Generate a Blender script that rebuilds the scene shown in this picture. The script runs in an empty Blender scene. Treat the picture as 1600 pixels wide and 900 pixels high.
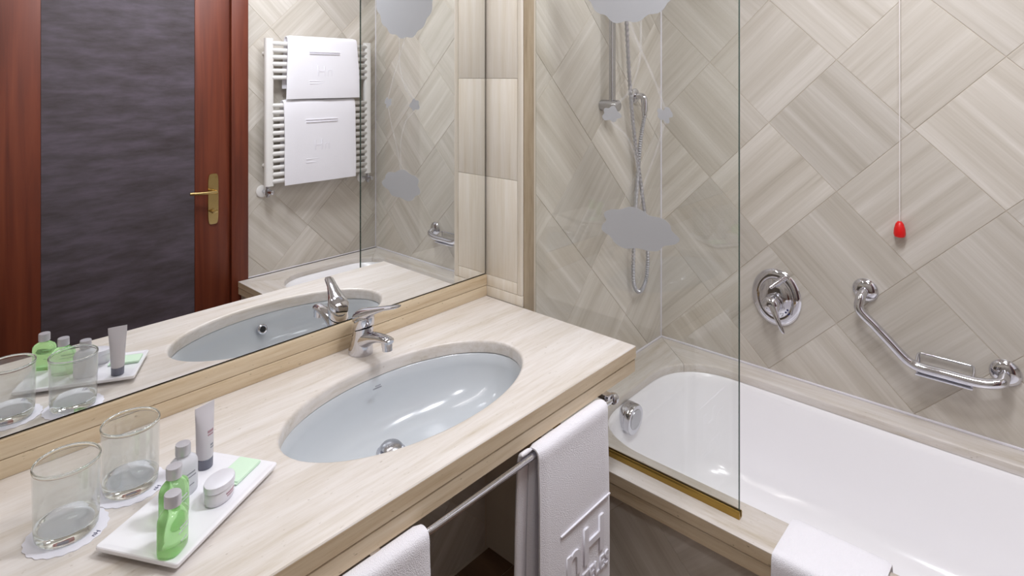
import bpy, bmesh, math, random
from mathutils import Vector, Matrix
random.seed(7)
PI = math.pi
SC = bpy.context.scene
COL = SC.collection

# ------------------------------------------------------------------ camera, light, exposure
F_PX, HORIZON, YAW = 948.79, 121.83, math.radians(42.076)     # focal length and horizon row in pixels of the 1600x900 frame
CAM_Z = 1.60
cam = bpy.data.cameras.new('camera')
cam.sensor_width = 36.0
cam.lens = F_PX / 1600 * 36
cam.shift_y = -(450 - HORIZON) / 1600
cam.clip_start = 0.02
camo = bpy.data.objects.new('camera', cam)
camo.location = (0, 0, CAM_Z)
camo.rotation_euler = (PI / 2, 0, -(PI / 2 - YAW))
COL.objects.link(camo)
SC.camera = camo

world = bpy.data.worlds.new('world')
SC.world = world
world.use_nodes = True
world.node_tree.nodes['Background'].inputs[0].default_value = (0.9, 0.92, 1, 1)
world.node_tree.nodes['Background'].inputs[1].default_value = 0.05

CEIL = 2.60
LAMPS = [  # x, y, watts, rgb : recessed ceiling lamps of the bathroom
    (1.22, 0.40, 32.0, (0.935, 0.95, 1.0)),
    (1.72, 0.16, 15.0, (0.94, 0.945, 1.0)),
    (0.45, 0.10, 13.0, (0.97, 0.96, 0.98)),
]
MIRROR_LAMP = (0.62, 1.15, 2.30, 5.0, (1.0, 0.955, 0.94))    # x, length, z, watts, rgb : tube lamp on the wall above the mirror
SC.view_settings.view_transform = 'Standard'
SC.view_settings.look = 'None'
SC.view_settings.gamma = 1
SC.view_settings.use_curve_mapping = False
SC.view_settings.exposure = -0.93
SC.cycles.max_bounces = 16
SC.cycles.transparent_max_bounces = 16
SC.cycles.transmission_bounces = 12
SC.cycles.glossy_bounces = 8
SC.cycles.diffuse_bounces = 6
SC.cycles.sample_clamp_indirect = 6

# ------------------------------------------------------------------ main measures (metres, camera foot = origin)
YM, YF, XP = 1.4466, 0.8713, 1.4758          # mirror wall, counter front, counter end
XT, YS, YB = 2.3915, 1.2874, -0.4808         # long tub wall, shower wall, door wall
XL, XG, YG = 1.4735, 1.5403, 0.6058          # tub surround front, glass screen plane and its free edge
ZL, ZM, ZT = 0.4768, 0.9352, 0.86            # tub ledge, mirror bottom, counter top
XW = -0.75                                   # wall at the counter's hidden end

def ray(u, v):
    r = (u - 800) / F_PX
    return Vector((math.sin(YAW) * r + math.cos(YAW), -math.cos(YAW) * r + math.sin(YAW), -(v - HORIZON) / F_PX))
CAM = Vector((0, 0, CAM_Z))
def atX(u, v, X): d = ray(u, v); return CAM + d * (X / d.x)
def atY(u, v, Y): d = ray(u, v); return CAM + d * (Y / d.y)
def atZ(u, v, Z): d = ray(u, v); return CAM + d * ((Z - CAM_Z) / d.z)

# ------------------------------------------------------------------ materials
def lin(c):
    return tuple((x / 12.92 if x <= 0.04045 else ((x + 0.055) / 1.055) ** 2.4) for x in [k / 255 for k in c]) + (1,)
class NT:
    def __init__(s, name):
        s.m = bpy.data.materials.new(name); s.m.use_nodes = True
        s.t = s.m.node_tree; s.t.nodes.clear()
        s.out = s.n('ShaderNodeOutputMaterial')
    def n(s, kind, **kw):
        x = s.t.nodes.new(kind)
        for k, v in kw.items():
            if hasattr(x, k): setattr(x, k, v)
        return x
    def l(s, a, b): s.t.links.new(a, b)
    def bsdf(s, **kw):
        p = s.n('ShaderNodeBsdfPrincipled')
        for k, v in kw.items(): p.inputs[k.replace('_', ' ')].default_value = v
        return p
    def done(s, sh): s.l(sh, s.out.inputs[0]); return s.m
def plain(name, rgb, rough=0.5, metal=0.0, bump=0, bscale=300, **kw):
    t = NT(name); p = t.bsdf(Base_Color=lin(rgb), Roughness=rough, Metallic=metal, **kw)
    tc = t.n('ShaderNodeTexCoord')
    nz = t.n('ShaderNodeTexNoise'); nz.inputs['Scale'].default_value = bscale if bump else 6; nz.inputs['Detail'].default_value = 3
    t.l(tc.outputs['Object'], nz.inputs['Vector'])
    if bump:
        b = t.n('ShaderNodeBump'); b.inputs['Strength'].default_value = bump; b.inputs['Distance'].default_value = 0.004
        t.l(nz.outputs['Fac'], b.inputs['Height']); t.l(b.outputs[0], p.inputs['Normal'])
    return t.done(p.outputs[0])
def ramp(t, src, stops):
    r = t.n('ShaderNodeValToRGB'); e = r.color_ramp.elements
    while len(e) < len(stops): e.new(0.5)
    for el, (pos, c) in zip(e, stops): el.position = pos; el.color = lin(c)
    t.l(src, r.inputs[0]); return r.outputs[0]
def stone(name, stops, grain='x', along=2.0, across=16.0, rough=0.35, fine=0.25, pits=0.0, vary=0.12, per_object=True):
    """travertine: streaks that run along one local axis"""
    t = NT(name); p = t.bsdf(Roughness=rough)
    tc = t.n('ShaderNodeTexCoord'); vec = tc.outputs['Object']
    oi = t.n('ShaderNodeObjectInfo')
    if per_object:
        ml = t.n('ShaderNodeMath', operation='MULTIPLY'); ml.inputs[1].default_value = 43.0
        t.l(oi.outputs['Random'], ml.inputs[0])
        ad = t.n('ShaderNodeVectorMath', operation='ADD'); t.l(vec, ad.inputs[0]); t.l(ml.outputs[0], ad.inputs[1]); vec = ad.outputs[0]
    def noise(k, detail, rgh=0.6, dist=0.0):
        mp = t.n('ShaderNodeMapping'); s = [across * k] * 3; s['xyz'.index(grain)] = along * k
        mp.inputs['Scale'].default_value = s; t.l(vec, mp.inputs['Vector'])
        nz = t.n('ShaderNodeTexNoise'); nz.inputs['Scale'].default_value = 1; nz.inputs['Detail'].default_value = detail
        nz.inputs['Roughness'].default_value = rgh; nz.inputs['Distortion'].default_value = dist
        t.l(mp.outputs[0], nz.inputs['Vector']); return nz.outputs['Fac']
    a = noise(1.0, 6, 0.62, 0.15); b = noise(4.5, 5, 0.7)
    mx = t.n('ShaderNodeMix'); mx.data_type = 'FLOAT'; mx.inputs['Factor'].default_value = fine
    t.l(a, mx.inputs[2]); t.l(b, mx.inputs[3])
    c = ramp(t, mx.outputs[0], stops)
    if vary:
        mr = t.n('ShaderNodeMapRange'); mr.inputs['To Min'].default_value = 1 - vary; mr.inputs['To Max'].default_value = 1 + vary * 0.4
        t.l(oi.outputs['Random'], mr.inputs['Value'])
        hs = t.n('ShaderNodeHueSaturation'); t.l(mr.outputs[0], hs.inputs['Value']); t.l(c, hs.inputs['Color']); c = hs.outputs[0]
    if pits:
        mp = t.n('ShaderNodeMapping'); s = [170.0] * 3; s['xyz'.index(grain)] = 70.0
        mp.inputs['Scale'].default_value = s; t.l(vec, mp.inputs['Vector'])
        nz = t.n('ShaderNodeTexNoise'); nz.inputs['Scale'].default_value = 1; nz.inputs['Detail'].default_value = 2
        t.l(mp.outputs[0], nz.inputs['Vector'])
        gt = t.n('ShaderNodeMapRange'); gt.inputs['From Min'].default_value = 0.70; gt.inputs['From Max'].default_value = 0.78
        gt.inputs['To Max'].default_value = pits
        t.l(nz.outputs['Fac'], gt.inputs['Value'])
        m2 = t.n('ShaderNodeMix'); m2.data_type = 'RGBA'; t.l(gt.outputs[0], m2.inputs['Factor'])
        t.l(c, m2.inputs[6]); m2.inputs[7].default_value = lin((125, 108, 80)); c = m2.outputs[2]
    t.l(c, p.inputs['Base Color'])
    bp = t.n('ShaderNodeBump'); bp.inputs['Strength'].default_value = 0.06; bp.inputs['Distance'].default_value = 0.002
    t.l(mx.outputs[0], bp.inputs['Height']); t.l(bp.outputs[0], p.inputs['Normal'])
    return t.done(p.outputs[0])

WALL_STOPS = [(0.28, (164, 155, 142)), (0.42, (193, 186, 175)), (0.55, (206, 200, 191)), (0.70, (225, 220, 214))]
CTOP_STOPS = [(0.30, (184, 172, 153)), (0.43, (203, 195, 186)), (0.55, (214, 208, 203)), (0.70, (223, 219, 216))]
EDGE_STOPS = [(0.30, (176, 152, 118)), (0.45, (203, 183, 153)), (0.58, (214, 197, 170)), (0.72, (224, 210, 188))]
M = {}
M['tile'] = stone('travertine wall tile', WALL_STOPS, 'x', 0.45, 15, 0.42, 0.30)
M['counter'] = stone('polished cream travertine', CTOP_STOPS, 'x', 2.2, 26, 0.28, 0.35, pits=0.5, vary=0)
M['edge'] = stone('travertine edge strip', EDGE_STOPS, 'x', 2.5, 40, 0.4, 0.35, pits=0.7, vary=0.04)
M['edge_y'] = stone('travertine edge strip lengthwise', EDGE_STOPS, 'y', 2.5, 40, 0.4, 0.35, pits=0.7, vary=0.04)
M['ledge_y'] = stone('travertine tub ledge lengthwise', CTOP_STOPS, 'y', 2.2, 24, 0.32, 0.35, pits=0.6, vary=0.03)
M['ledge_x'] = stone('travertine tub ledge crosswise', CTOP_STOPS, 'x', 2.2, 24, 0.32, 0.35, pits=0.6, vary=0.03)
M['panel_z'] = stone('cream travertine reveal panel', [(0.30, (214, 203, 184)), (0.45, (226, 218, 204)), (0.6, (233, 227, 217)), (0.75, (240, 236, 229))], 'z', 2.0, 42, 0.35, 0.3, vary=0.03)
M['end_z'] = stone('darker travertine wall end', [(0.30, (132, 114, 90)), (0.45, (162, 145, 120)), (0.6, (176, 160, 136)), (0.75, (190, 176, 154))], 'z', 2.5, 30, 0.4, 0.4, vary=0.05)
M['floor'] = stone('brown floor tile', [(0.3, (92, 68, 50)), (0.5, (112, 86, 66)), (0.7, (130, 103, 82))], 'x', 1.6, 15, 0.35, 0.25)
M['grout'] = plain('beige tile grout', (204, 194, 180), 0.85)
M['plaster'] = plain('white painted plaster', (236, 233, 228), 0.9)
M['sealant'] = plain('white sealant', (232, 230, 238), 0.4)
M['ceramic'] = plain('white glazed ceramic', (192, 197, 202), 0.16, Coat_Weight=0.3, Coat_Roughness=0.03)
M['enamel'] = plain('white bath enamel', (248, 247, 250), 0.18, Coat_Weight=0.3, Coat_Roughness=0.04)
M['chrome'] = plain('polished chrome', (214, 214, 220), 0.07, 1.0)
M['brushed'] = plain('satin chrome', (186, 186, 190), 0.24, 1.0)
M['hose'] = plain('ribbed metal hose', (196, 196, 202), 0.3, 0.9)
M['brushed_light'] = plain('satin metal with painted reflection', (226, 226, 236), 0.35, 0.5)  # basket plate: reflected white of the tub put into its colour
M['brass'] = plain('polished brass', (196, 172, 118), 0.22, 1.0)
M['channel'] = plain('gold anodised strip', (168, 138, 72), 0.32, 0.85)
M['dark'] = plain('dark gap', (40, 34, 30), 0.8)
M['hole'] = plain('dark hole', (20, 20, 22), 0.6)
M['radiator'] = plain('white enamelled steel', (232, 230, 228), 0.3)
M['terry'] = plain('white terry cloth', (243, 242, 249), 0.95, bump=0.5, bscale=520, Sheen_Weight=0.2)
M['terry_hem'] = plain('white woven towel relief', (236, 235, 243), 0.9, bump=0.2, bscale=900)
M['paper'] = plain('white paper coaster', (232, 232, 242), 0.7)
M['ink'] = plain('navy print', (42, 44, 92), 0.6)
M['greyink'] = plain('grey print', (150, 152, 160), 0.6)
M['plum'] = plain('plum print', (172, 138, 148), 0.6)
M['traywhite'] = plain('white glazed tray', (238, 238, 244), 0.12, Coat_Weight=0.4)
M['cap_metal'] = plain('brushed aluminium cap', (196, 195, 202), 0.32, 0.45)
M['lid'] = plain('satin silver lid', (222, 222, 230), 0.35, 0.25)
M['lotion'] = plain('frosted white plastic', (232, 233, 240), 0.35, Transmission_Weight=0.35, IOR=1.3)
M['tube_body'] = plain('pearly plastic tube', (214, 210, 216), 0.3, Transmission_Weight=0.15)
M['tube_cap'] = plain('slate grey plastic cap', (108, 110, 124), 0.4)
M['jar'] = plain('milky jar plastic', (236, 234, 240), 0.25, Transmission_Weight=0.2)
M['soap'] = plain('pale green soap sachet', (206, 232, 208), 0.45)
M['green'] = plain('green shower gel', (206, 252, 188), 0.06, Transmission_Weight=0.75, IOR=1.34)
M['red'] = plain('red plastic pull', (214, 18, 18), 0.35)
M['cord'] = plain('white cord', (232, 226, 224), 0.8)
M['lens'] = None
def wood():
    t = NT('mahogany veneer'); p = t.bsdf(Roughness=0.5)
    tc = t.n('ShaderNodeTexCoord'); mp = t.n('ShaderNodeMapping'); mp.inputs['Scale'].default_value = (28, 28, 1.4)
    t.l(tc.outputs['Object'], mp.inputs['Vector'])
    nz = t.n('ShaderNodeTexNoise'); nz.inputs['Scale'].default_value = 1; nz.inputs['Detail'].default_value = 6; nz.inputs['Distortion'].default_value = 0.6
    t.l(mp.outputs[0], nz.inputs['Vector'])
    c = ramp(t, nz.outputs['Fac'], [(0.25, (80, 30, 13)), (0.5, (104, 44, 22)), (0.75, (120, 56, 31))])
    t.l(c, p.inputs['Base Color']); return t.done(p.outputs[0])
M['wood'] = wood()
def fabric():
    t = NT('mottled violet grey door panel'); p = t.bsdf(Roughness=0.6)
    tc = t.n('ShaderNodeTexCoord'); mp = t.n('ShaderNodeMapping'); mp.inputs['Scale'].default_value = (5, 5, 22)
    t.l(tc.outputs['Object'], mp.inputs['Vector'])
    nz = t.n('ShaderNodeTexNoise'); nz.inputs['Scale'].default_value = 1; nz.inputs['Detail'].default_value = 7; nz.inputs['Roughness'].default_value = 0.65
    t.l(mp.outputs[0], nz.inputs['Vector'])
    c = ramp(t, nz.outputs['Fac'], [(0.3, (60, 51, 54)), (0.5, (76, 68, 75)), (0.7, (92, 83, 95))])
    t.l(c, p.inputs['Base Color']); return t.done(p.outputs[0])
M['door_panel'] = fabric()
def mirror():
    t = NT('silvered mirror'); p = t.bsdf(Base_Color=(0.93, 0.94, 0.94, 1), Metallic=1.0, Roughness=0.0); return t.done(p.outputs[0])
M['mirror'] = mirror()
def thin_glass(name, tint, ior=1.5, haze=0.0):
    """a pane: what is not reflected passes straight through"""
    t = NT(name); tr = t.n('ShaderNodeBsdfTransparent'); tr.inputs[0].default_value = tint
    gl = t.n('ShaderNodeBsdfGlossy'); gl.inputs['Roughness'].default_value = 0.0; gl.inputs[0].default_value = (1, 1, 1, 1)
    fr = t.n('ShaderNodeFresnel'); ge = t.n('ShaderNodeNewGeometry')          # both faces of the sheet reflect alike
    ir = t.n('ShaderNodeMapRange'); ir.inputs['To Min'].default_value = ior; ir.inputs['To Max'].default_value = 1 / ior
    t.l(ge.outputs['Backfacing'], ir.inputs['Value']); t.l(ir.outputs[0], fr.inputs[0])
    mx = t.n('ShaderNodeMixShader'); t.l(fr.outputs[0], mx.inputs[0]); t.l(tr.outputs[0], mx.inputs[1]); t.l(gl.outputs[0], mx.inputs[2])
    if haze:                                              # white mixed in as the haze of pale surfaces seen through the glass
        df = t.n('ShaderNodeBsdfDiffuse'); df.inputs[0].default_value = (0.85, 0.85, 0.87, 1)
        m2 = t.n('ShaderNodeMixShader'); m2.inputs[0].default_value = haze; t.l(mx.outputs[0], m2.inputs[1]); t.l(df.outputs[0], m2.inputs[2]); mx = m2
    return t.done(mx.outputs[0])
M['pane'] = thin_glass('clear screen glass', (0.975, 0.985, 0.975, 1))
M['pane_edge'] = plain('dark green glass edge', (60, 92, 84), 0.12, Transmission_Weight=0.4)
def tumbler_glass():
    t = NT('clear tumbler glass'); g = t.n('ShaderNodeBsdfGlass'); g.inputs['IOR'].default_value = 1.46; g.inputs['Roughness'].default_value = 0.0
    g.inputs[0].default_value = (0.97, 0.985, 0.98, 1); return t.done(g.outputs[0])
M['glass'] = thin_glass('clear tumbler glass', (0.955, 0.965, 0.96, 1), 1.6, 0.10)
M['glass_base'] = tumbler_glass()
def frosted():
    t = NT('etched frosted glass'); d = t.n('ShaderNodeBsdfDiffuse'); d.inputs[0].default_value = (0.66, 0.67, 0.70, 1)
    tl = t.n('ShaderNodeBsdfTranslucent'); tl.inputs[0].default_value = (0.66, 0.67, 0.70, 1)
    mx = t.n('ShaderNodeMixShader'); mx.inputs[0].default_value = 0.5; t.l(d.outputs[0], mx.inputs[1]); t.l(tl.outputs[0], mx.inputs[2])
    tr = t.n('ShaderNodeBsdfTransparent'); m2 = t.n('ShaderNodeMixShader'); m2.inputs[0].default_value = 0.12
    t.l(mx.outputs[0], m2.inputs[1]); t.l(tr.outputs[0], m2.inputs[2])
    return t.done(m2.outputs[0])
M['frost'] = frosted()
def faint_frost():
    t = NT('lightly etched line'); d = t.n('ShaderNodeBsdfDiffuse'); d.inputs[0].default_value = (0.8, 0.8, 0.84, 1)
    tr = t.n('ShaderNodeBsdfTransparent'); m2 = t.n('ShaderNodeMixShader'); m2.inputs[0].default_value = 0.90
    t.l(d.outputs[0], m2.inputs[1]); t.l(tr.outputs[0], m2.inputs[2]); return t.done(m2.outputs[0])
M['frost_line'] = faint_frost()

# ------------------------------------------------------------------ geometry helpers
MW = {}                                                     # world matrices of the empties made below
def link(name, me, mat, parent=None, smooth=False, local=False):
    if smooth:
        for f in me.polygons: f.use_smooth = True
    if mat is not None: me.materials.append(M[mat] if isinstance(mat, str) else mat)
    o = bpy.data.objects.new(name, me); COL.objects.link(o)
    if parent is not None:
        o.parent = parent
        if not local: o.matrix_parent_inverse = MW.get(parent.name, Matrix()).inverted()
    return o
def from_bm(name, bm, mat, parent=None, smooth=False, local=False, angle=None):
    bmesh.ops.recalc_face_normals(bm, faces=bm.faces)
    me = bpy.data.meshes.new(name); bm.to_mesh(me); bm.free()
    if angle is not None:
        smooth = True
    o = link(name, me, mat, parent, smooth, local)
    if angle is not None:
        try: me.set_sharp_from_angle(angle=math.radians(angle))
        except Exception: pass
    return o
def empty(name, loc, rz=0.0):
    o = bpy.data.objects.new(name, None); COL.objects.link(o)
    o.location = loc; o.rotation_euler = (0, 0, rz); o.empty_display_size = 0.05
    MW[o.name] = Matrix.Translation(loc) @ Matrix.Rotation(rz, 4, 'Z')
    return o
def tag(o, label, cat=None, group=None, kind=None):
    if label: o['label'] = label
    if cat: o['category'] = cat
    if group: o['group'] = group
    if kind: o['kind'] = kind
    return o
def struct(o, label=None, cat=None):
    o['kind'] = 'structure'
    if label: o['label'] = label
    if cat: o['category'] = cat
    return o
def bm_box(bm, lo, hi, bev=0.0, seg=2):
    r = bmesh.ops.create_cube(bm, size=1.0)
    for v in r['verts']:
        v.co = Vector([(lo[i] + hi[i]) / 2 + v.co[i] * (hi[i] - lo[i]) for i in range(3)])
    if bev:
        es = list({e for v in r['verts'] for e in v.link_edges})
        bmesh.ops.bevel(bm, geom=es, offset=bev, segments=seg, affect='EDGES', profile=0.5)
def box(name, lo, hi, mat, parent=None, bev=0.0, seg=2, local=False):
    bm = bmesh.new(); bm_box(bm, lo, hi, bev, seg)
    return from_bm(name, bm, mat, parent, bool(bev), local, 35 if bev else None)
def bm_loft(bm, rings, cap0=True, cap1=True, closed=True):
    vs = [[bm.verts.new(p) for p in r] for r in rings]
    n = len(rings[0])
    for a, b in zip(vs, vs[1:]):
        for i in range(n if closed else n - 1):
            j = (i + 1) % n
            try: bm.faces.new((a[i], a[j], b[j], b[i]))
            except ValueError: pass
    if cap0: bm.faces.new(vs[0][::-1])
    if cap1: bm.faces.new(vs[-1])
    return vs
def loft(name, rings, mat, parent=None, cap0=True, cap1=True, local=False, angle=40):
    bm = bmesh.new(); bm_loft(bm, rings, cap0, cap1)
    return from_bm(name, bm, mat, parent, True, local, angle)
def circ(c, u, v, ru, rv=None, n=24, p=2.0):
    rv = ru if rv is None else rv
    out = []
    for i in range(n):
        a = 2 * PI * i / n; ca, sa = math.cos(a), math.sin(a)
        if p != 2.0:
            ca = math.copysign(abs(ca) ** (2 / p), ca); sa = math.copysign(abs(sa) ** (2 / p), sa)
        out.append(Vector(c) + Vector(u) * (ru * ca) + Vector(v) * (rv * sa))
    return out
def frame_of(d):
    d = Vector(d).normalized()
    h = Vector((0, 0, 1)) if abs(d.z) < 0.9 else Vector((0, 1, 0))
    u = d.cross(h).normalized(); return u, u.cross(d).normalized()
def lathe_rings(c, axis, prof, n=24):
    """prof: list of (radius, height along axis)"""
    axis = Vector(axis).normalized(); u, v = frame_of(axis)
    return [circ(Vector(c) + axis * h, u, v, max(r, 1e-4), n=n) for r, h in prof]
def lathe(name, c, axis, prof, mat, parent=None, n=24, local=False, cap0=True, cap1=True, angle=40):
    return loft(name, lathe_rings(c, axis, prof, n), mat, parent, cap0, cap1, local, angle)
def smooth_path(pts, per=6):
    P = [Vector(p) for p in pts]; out = []
    Q = [2 * P[0] - P[1]] + P + [2 * P[-1] - P[-2]]
    for i in range(1, len(Q) - 2):
        a, b, c, d = Q[i - 1:i + 3]
        for k in range(per):
            t = k / per
            out.append(0.5 * ((2 * b) + (c - a) * t + (2 * a - 5 * b + 4 * c - d) * t * t + (3 * b - a - 3 * c + d) * t ** 3))
    out.append(P[-1]); return out
def tube_rings(path, r, n=12):
    rings = []; prev = None
    for i, p in enumerate(path):
        d = (path[min(i + 1, len(path) - 1)] - path[max(i - 1, 0)]).normalized()
        if prev is None: u, v = frame_of(d)
        else:
            u = (prev - d * prev.dot(d)).normalized(); v = u.cross(d)
        prev = u
        rr = r[i] if isinstance(r, (list, tuple)) else r
        rings.append(circ(p, u, v, rr, n=n))
    return rings
def tube(name, pts, r, mat, parent=None, n=12, per=0, local=False):
    path = smooth_path(pts, per) if per else [Vector(p) for p in pts]
    return loft(name, tube_rings(path, r, n), mat, parent, local=local)
def bm_prism(bm, poly, ax, d0, d1):
    """poly: list of 3D points in a plane, extruded along vector ax from d0 to d1"""
    ax = Vector(ax)
    bm_loft(bm, [[Vector(p) + ax * d0 for p in poly], [Vector(p) + ax * d1 for p in poly]])
def prism(name, poly, ax, d0, d1, mat, parent=None, local=False):
    bm = bmesh.new(); bm_prism(bm, poly, ax, d0, d1); return from_bm(name, bm, mat, parent, False, local)
def text(name, body, mat, size, loc, ux, uy, parent=None, extrude=0.0004, align='LEFT', local=False, bold=0.0, sx=1.0, shear=0.0):
    """lettering laid on a surface: ux = reading direction, uy = up direction of the letters"""
    cu = bpy.data.curves.new(name, 'FONT'); cu.body = body; cu.size = size; cu.extrude = extrude; cu.align_x = align
    cu.offset = bold; cu.resolution_u = 3; cu.shear = shear
    tmp = bpy.data.objects.new(name + '_tmp', cu); COL.objects.link(tmp)
    dg = bpy.context.evaluated_depsgraph_get()
    me = bpy.data.meshes.new_from_object(tmp.evaluated_get(dg)); me.materials.clear()
    bpy.data.objects.remove(tmp)
    ux = Vector(ux).normalized(); uy = (Vector(uy) - ux * Vector(uy).dot(ux)).normalized(); n = ux.cross(uy)
    mw = Matrix((ux * sx, uy, n)).transposed().to_4x4(); mw.translation = Vector(loc)
    me.transform(mw)
    return link(name, me, mat, parent, False, local)
def clip(poly, lo, hi):
    for ax, lim, sgn in ((0, lo[0], 1), (0, hi[0], -1), (1, lo[1], 1), (1, hi[1], -1)):
        out = []
        for i, p in enumerate(poly):
            q = poly[(i + 1) % len(poly)]
            a, b = (p[ax] - lim) * sgn, (q[ax] - lim) * sgn
            if a >= 0: out.append(p)
            if (a > 0 > b) or (a < 0 < b):
                k = a / (a - b); out.append((p[0] + (q[0] - p[0]) * k, p[1] + (q[1] - p[1]) * k))
        poly = out
        if len(poly) < 3: return []
    return poly
def area2(p):
    return 0.5 * sum(p[i][0] * p[(i + 1) % len(p)][1] - p[(i + 1) % len(p)][0] * p[i][1] for i in range(len(p)))
_full = {}
def tile_mesh(poly, th, key=None):
    if key in _full: return _full[key]
    cx = sum(p[0] for p in poly) / len(poly); cy = sum(p[1] for p in poly) / len(poly)
    s = 0.997
    bm = bmesh.new()
    bm_loft(bm, [[Vector((x, y, 0)) for x, y in poly], [Vector((x, y, th - 0.0006)) for x, y in poly],
                 [Vector((cx + (x - cx) * s, cy + (y - cy) * s, th)) for x, y in poly]])
    bmesh.ops.recalc_face_normals(bm, faces=bm.faces)
    me = bpy.data.meshes.new('tile'); bm.to_mesh(me); bm.free(); me.materials.append(None)
    if key: _full[key] = me
    return me
def tiles(parent, P0, eu, rects, a0, b0, size=0.3335, th=0.0018, gap=0.0020, mat='tile', parity=0, diagonal=True, ev=(0, 0, 1), minarea=2e-4):
    """square tiles, quarter-turned like a chessboard, cut to the given rectangles (u0, v0, u1, v1)"""
    P0, eu, ev = Vector(P0), Vector(eu), Vector(ev); n = eu.cross(ev)
    k = math.sqrt(0.5)
    ea, eb = ((k, k), (k, -k)) if diagonal else ((1, 0), (0, -1))
    for (u0, v0, u1, v1) in rects:
        cs = [(u, v) for u in (u0, u1) for v in (v0, v1)]
        A = [u * ea[0] + v * ea[1] for u, v in cs]; B = [u * eb[0] + v * eb[1] for u, v in cs]
        for i in range(math.floor((min(A) - a0) / size), math.ceil((max(A) - a0) / size)):
            for j in range(math.floor((min(B) - b0) / size), math.ceil((max(B) - b0) / size)):
                ca, cb = a0 + (i + 0.5) * size, b0 + (j + 0.5) * size
                h = size / 2 - gap / 2
                q = [(ca - h, cb - h), (ca + h, cb - h), (ca + h, cb + h), (ca - h, cb + h)]
                puv = [(a * ea[0] + b * eb[0], a * ea[1] + b * eb[1]) for a, b in q]
                pc = clip(puv, (u0 + gap / 2, v0 + gap / 2), (u1 - gap / 2, v1 - gap / 2))
                if not pc or abs(area2(pc)) < minarea: continue
                ga = (i + j + parity) % 2 == 0
                g = ea if ga else eb
                gx = eu * g[0] + ev * g[1]; gy = n.cross(gx)
                cu, cv = ca * ea[0] + cb * eb[0], ca * ea[1] + cb * eb[1]
                org = P0 + eu * cu + ev * cv
                loc2 = []
                for (u, v) in pc:
                    d = eu * (u - cu) + ev * (v - cv); loc2.append((d.dot(gx), d.dot(gy)))
                if area2(loc2) < 0: loc2 = loc2[::-1]
                full = abs(abs(area2(pc)) - (2 * h) ** 2) < 1e-7
                me = tile_mesh(loc2, th, (round(size, 4), th, mat) if full else None)
                me.materials[0] = M[mat]
                o = bpy.data.objects.new('tile', me); COL.objects.link(o)
                m = Matrix((gx, gy, n)).transposed().to_4x4(); m.translation = org
                o.parent = parent
                o.matrix_parent_inverse = MW.get(parent.name, Matrix()).inverted()
                o.matrix_world = m if parent.name not in MW else MW[parent.name] @ (MW[parent.name].inverted() @ m)
                o.matrix_basis = m
TH = 0.0018
# ------------------------------------------------------------------ room shell
wt = struct(box('wall_right', (XT + TH, YB - 0.1, 0), (XT + 0.12, YS + 0.3, CEIL), 'grout'), 'long travertine tiled wall beside the bathtub')
tiles(wt, (XT + TH, 0, 0), (0, -1, 0), [(-YS, ZL - 0.02, -YB, CEIL)], 0.423, -1.597, parity=1)
ws = struct(box('wall_shower', (XP + 0.008, YS + TH, 0), (XT + TH, YM + 0.15, CEIL), 'grout'), 'short travertine tiled wall carrying the shower rail')
tiles(ws, (0, YS + TH, 0), (1, 0, 0), [(XG + 0.004, ZL - 0.02, XT, CEIL)], 2.285, 0.02)
wb = struct(box('wall_back', (XW, YM + 0.012, 0), (XP + 0.008, YM + 0.15, CEIL), 'grout'), 'wall behind the mirror and the washbasin counter')
tiles(wb, (0, YM + 0.012, 0), (1, 0, 0), [(XW, 0, XP, 0.78)], 0.1, 0.1)
D0, D1, DF0, DF1, DH = 0.415, 1.439, 0.325, 1.532, 2.14
_b = bmesh.new()
bm_box(_b, (XW, YB - 0.12, 0), (DF0 + 0.02, YB - TH, CEIL)); bm_box(_b, (DF1 - 0.02, YB - 0.12, 0), (XT + TH, YB - TH, CEIL)); bm_box(_b, (DF0 + 0.02, YB - 0.12, DH + 0.07), (DF1 - 0.02, YB - TH, CEIL))
wd = struct(from_bm('wall_door', _b, 'grout'), 'travertine tiled wall with the door and the towel radiator')
tiles(wd, (0, YB - TH, 0), (-1, 0, 0), [(-XT, 0, -DF1, CEIL), (-DF0, 0, -XW, CEIL), (-DF1, DH + 0.09, -DF0, CEIL)], 0.16, -2.18)
wl = struct(box('wall_left', (XW - 0.1, YB - 0.1, 0), (XW, YM + 0.15, CEIL), 'grout'), 'tiled wall at the hidden end of the counter')
tiles(wl, (XW, 0, 0), (0, 1, 0), [(YB, 0, YM, CEIL)], 0.1, 0.2)
fl = struct(box('floor', (XW, YB - 0.1, -0.06), (XT + 0.1, YM + 0.15, -0.0018), 'grout'), 'brown stone floor under the counter')
tiles(fl, (0, 0, -0.0018), (1, 0, 0), [(XW, YB, XL + 0.03, YM)], 0.0, 0.0, mat='floor', diagonal=False, ev=(0, 1, 0))
struct(box('ceiling', (XW - 0.1, YB - 0.12, CEIL), (XT + 0.12, YM + 0.15, CEIL + 0.08), 'plaster'), 'plain white bathroom ceiling')

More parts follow.
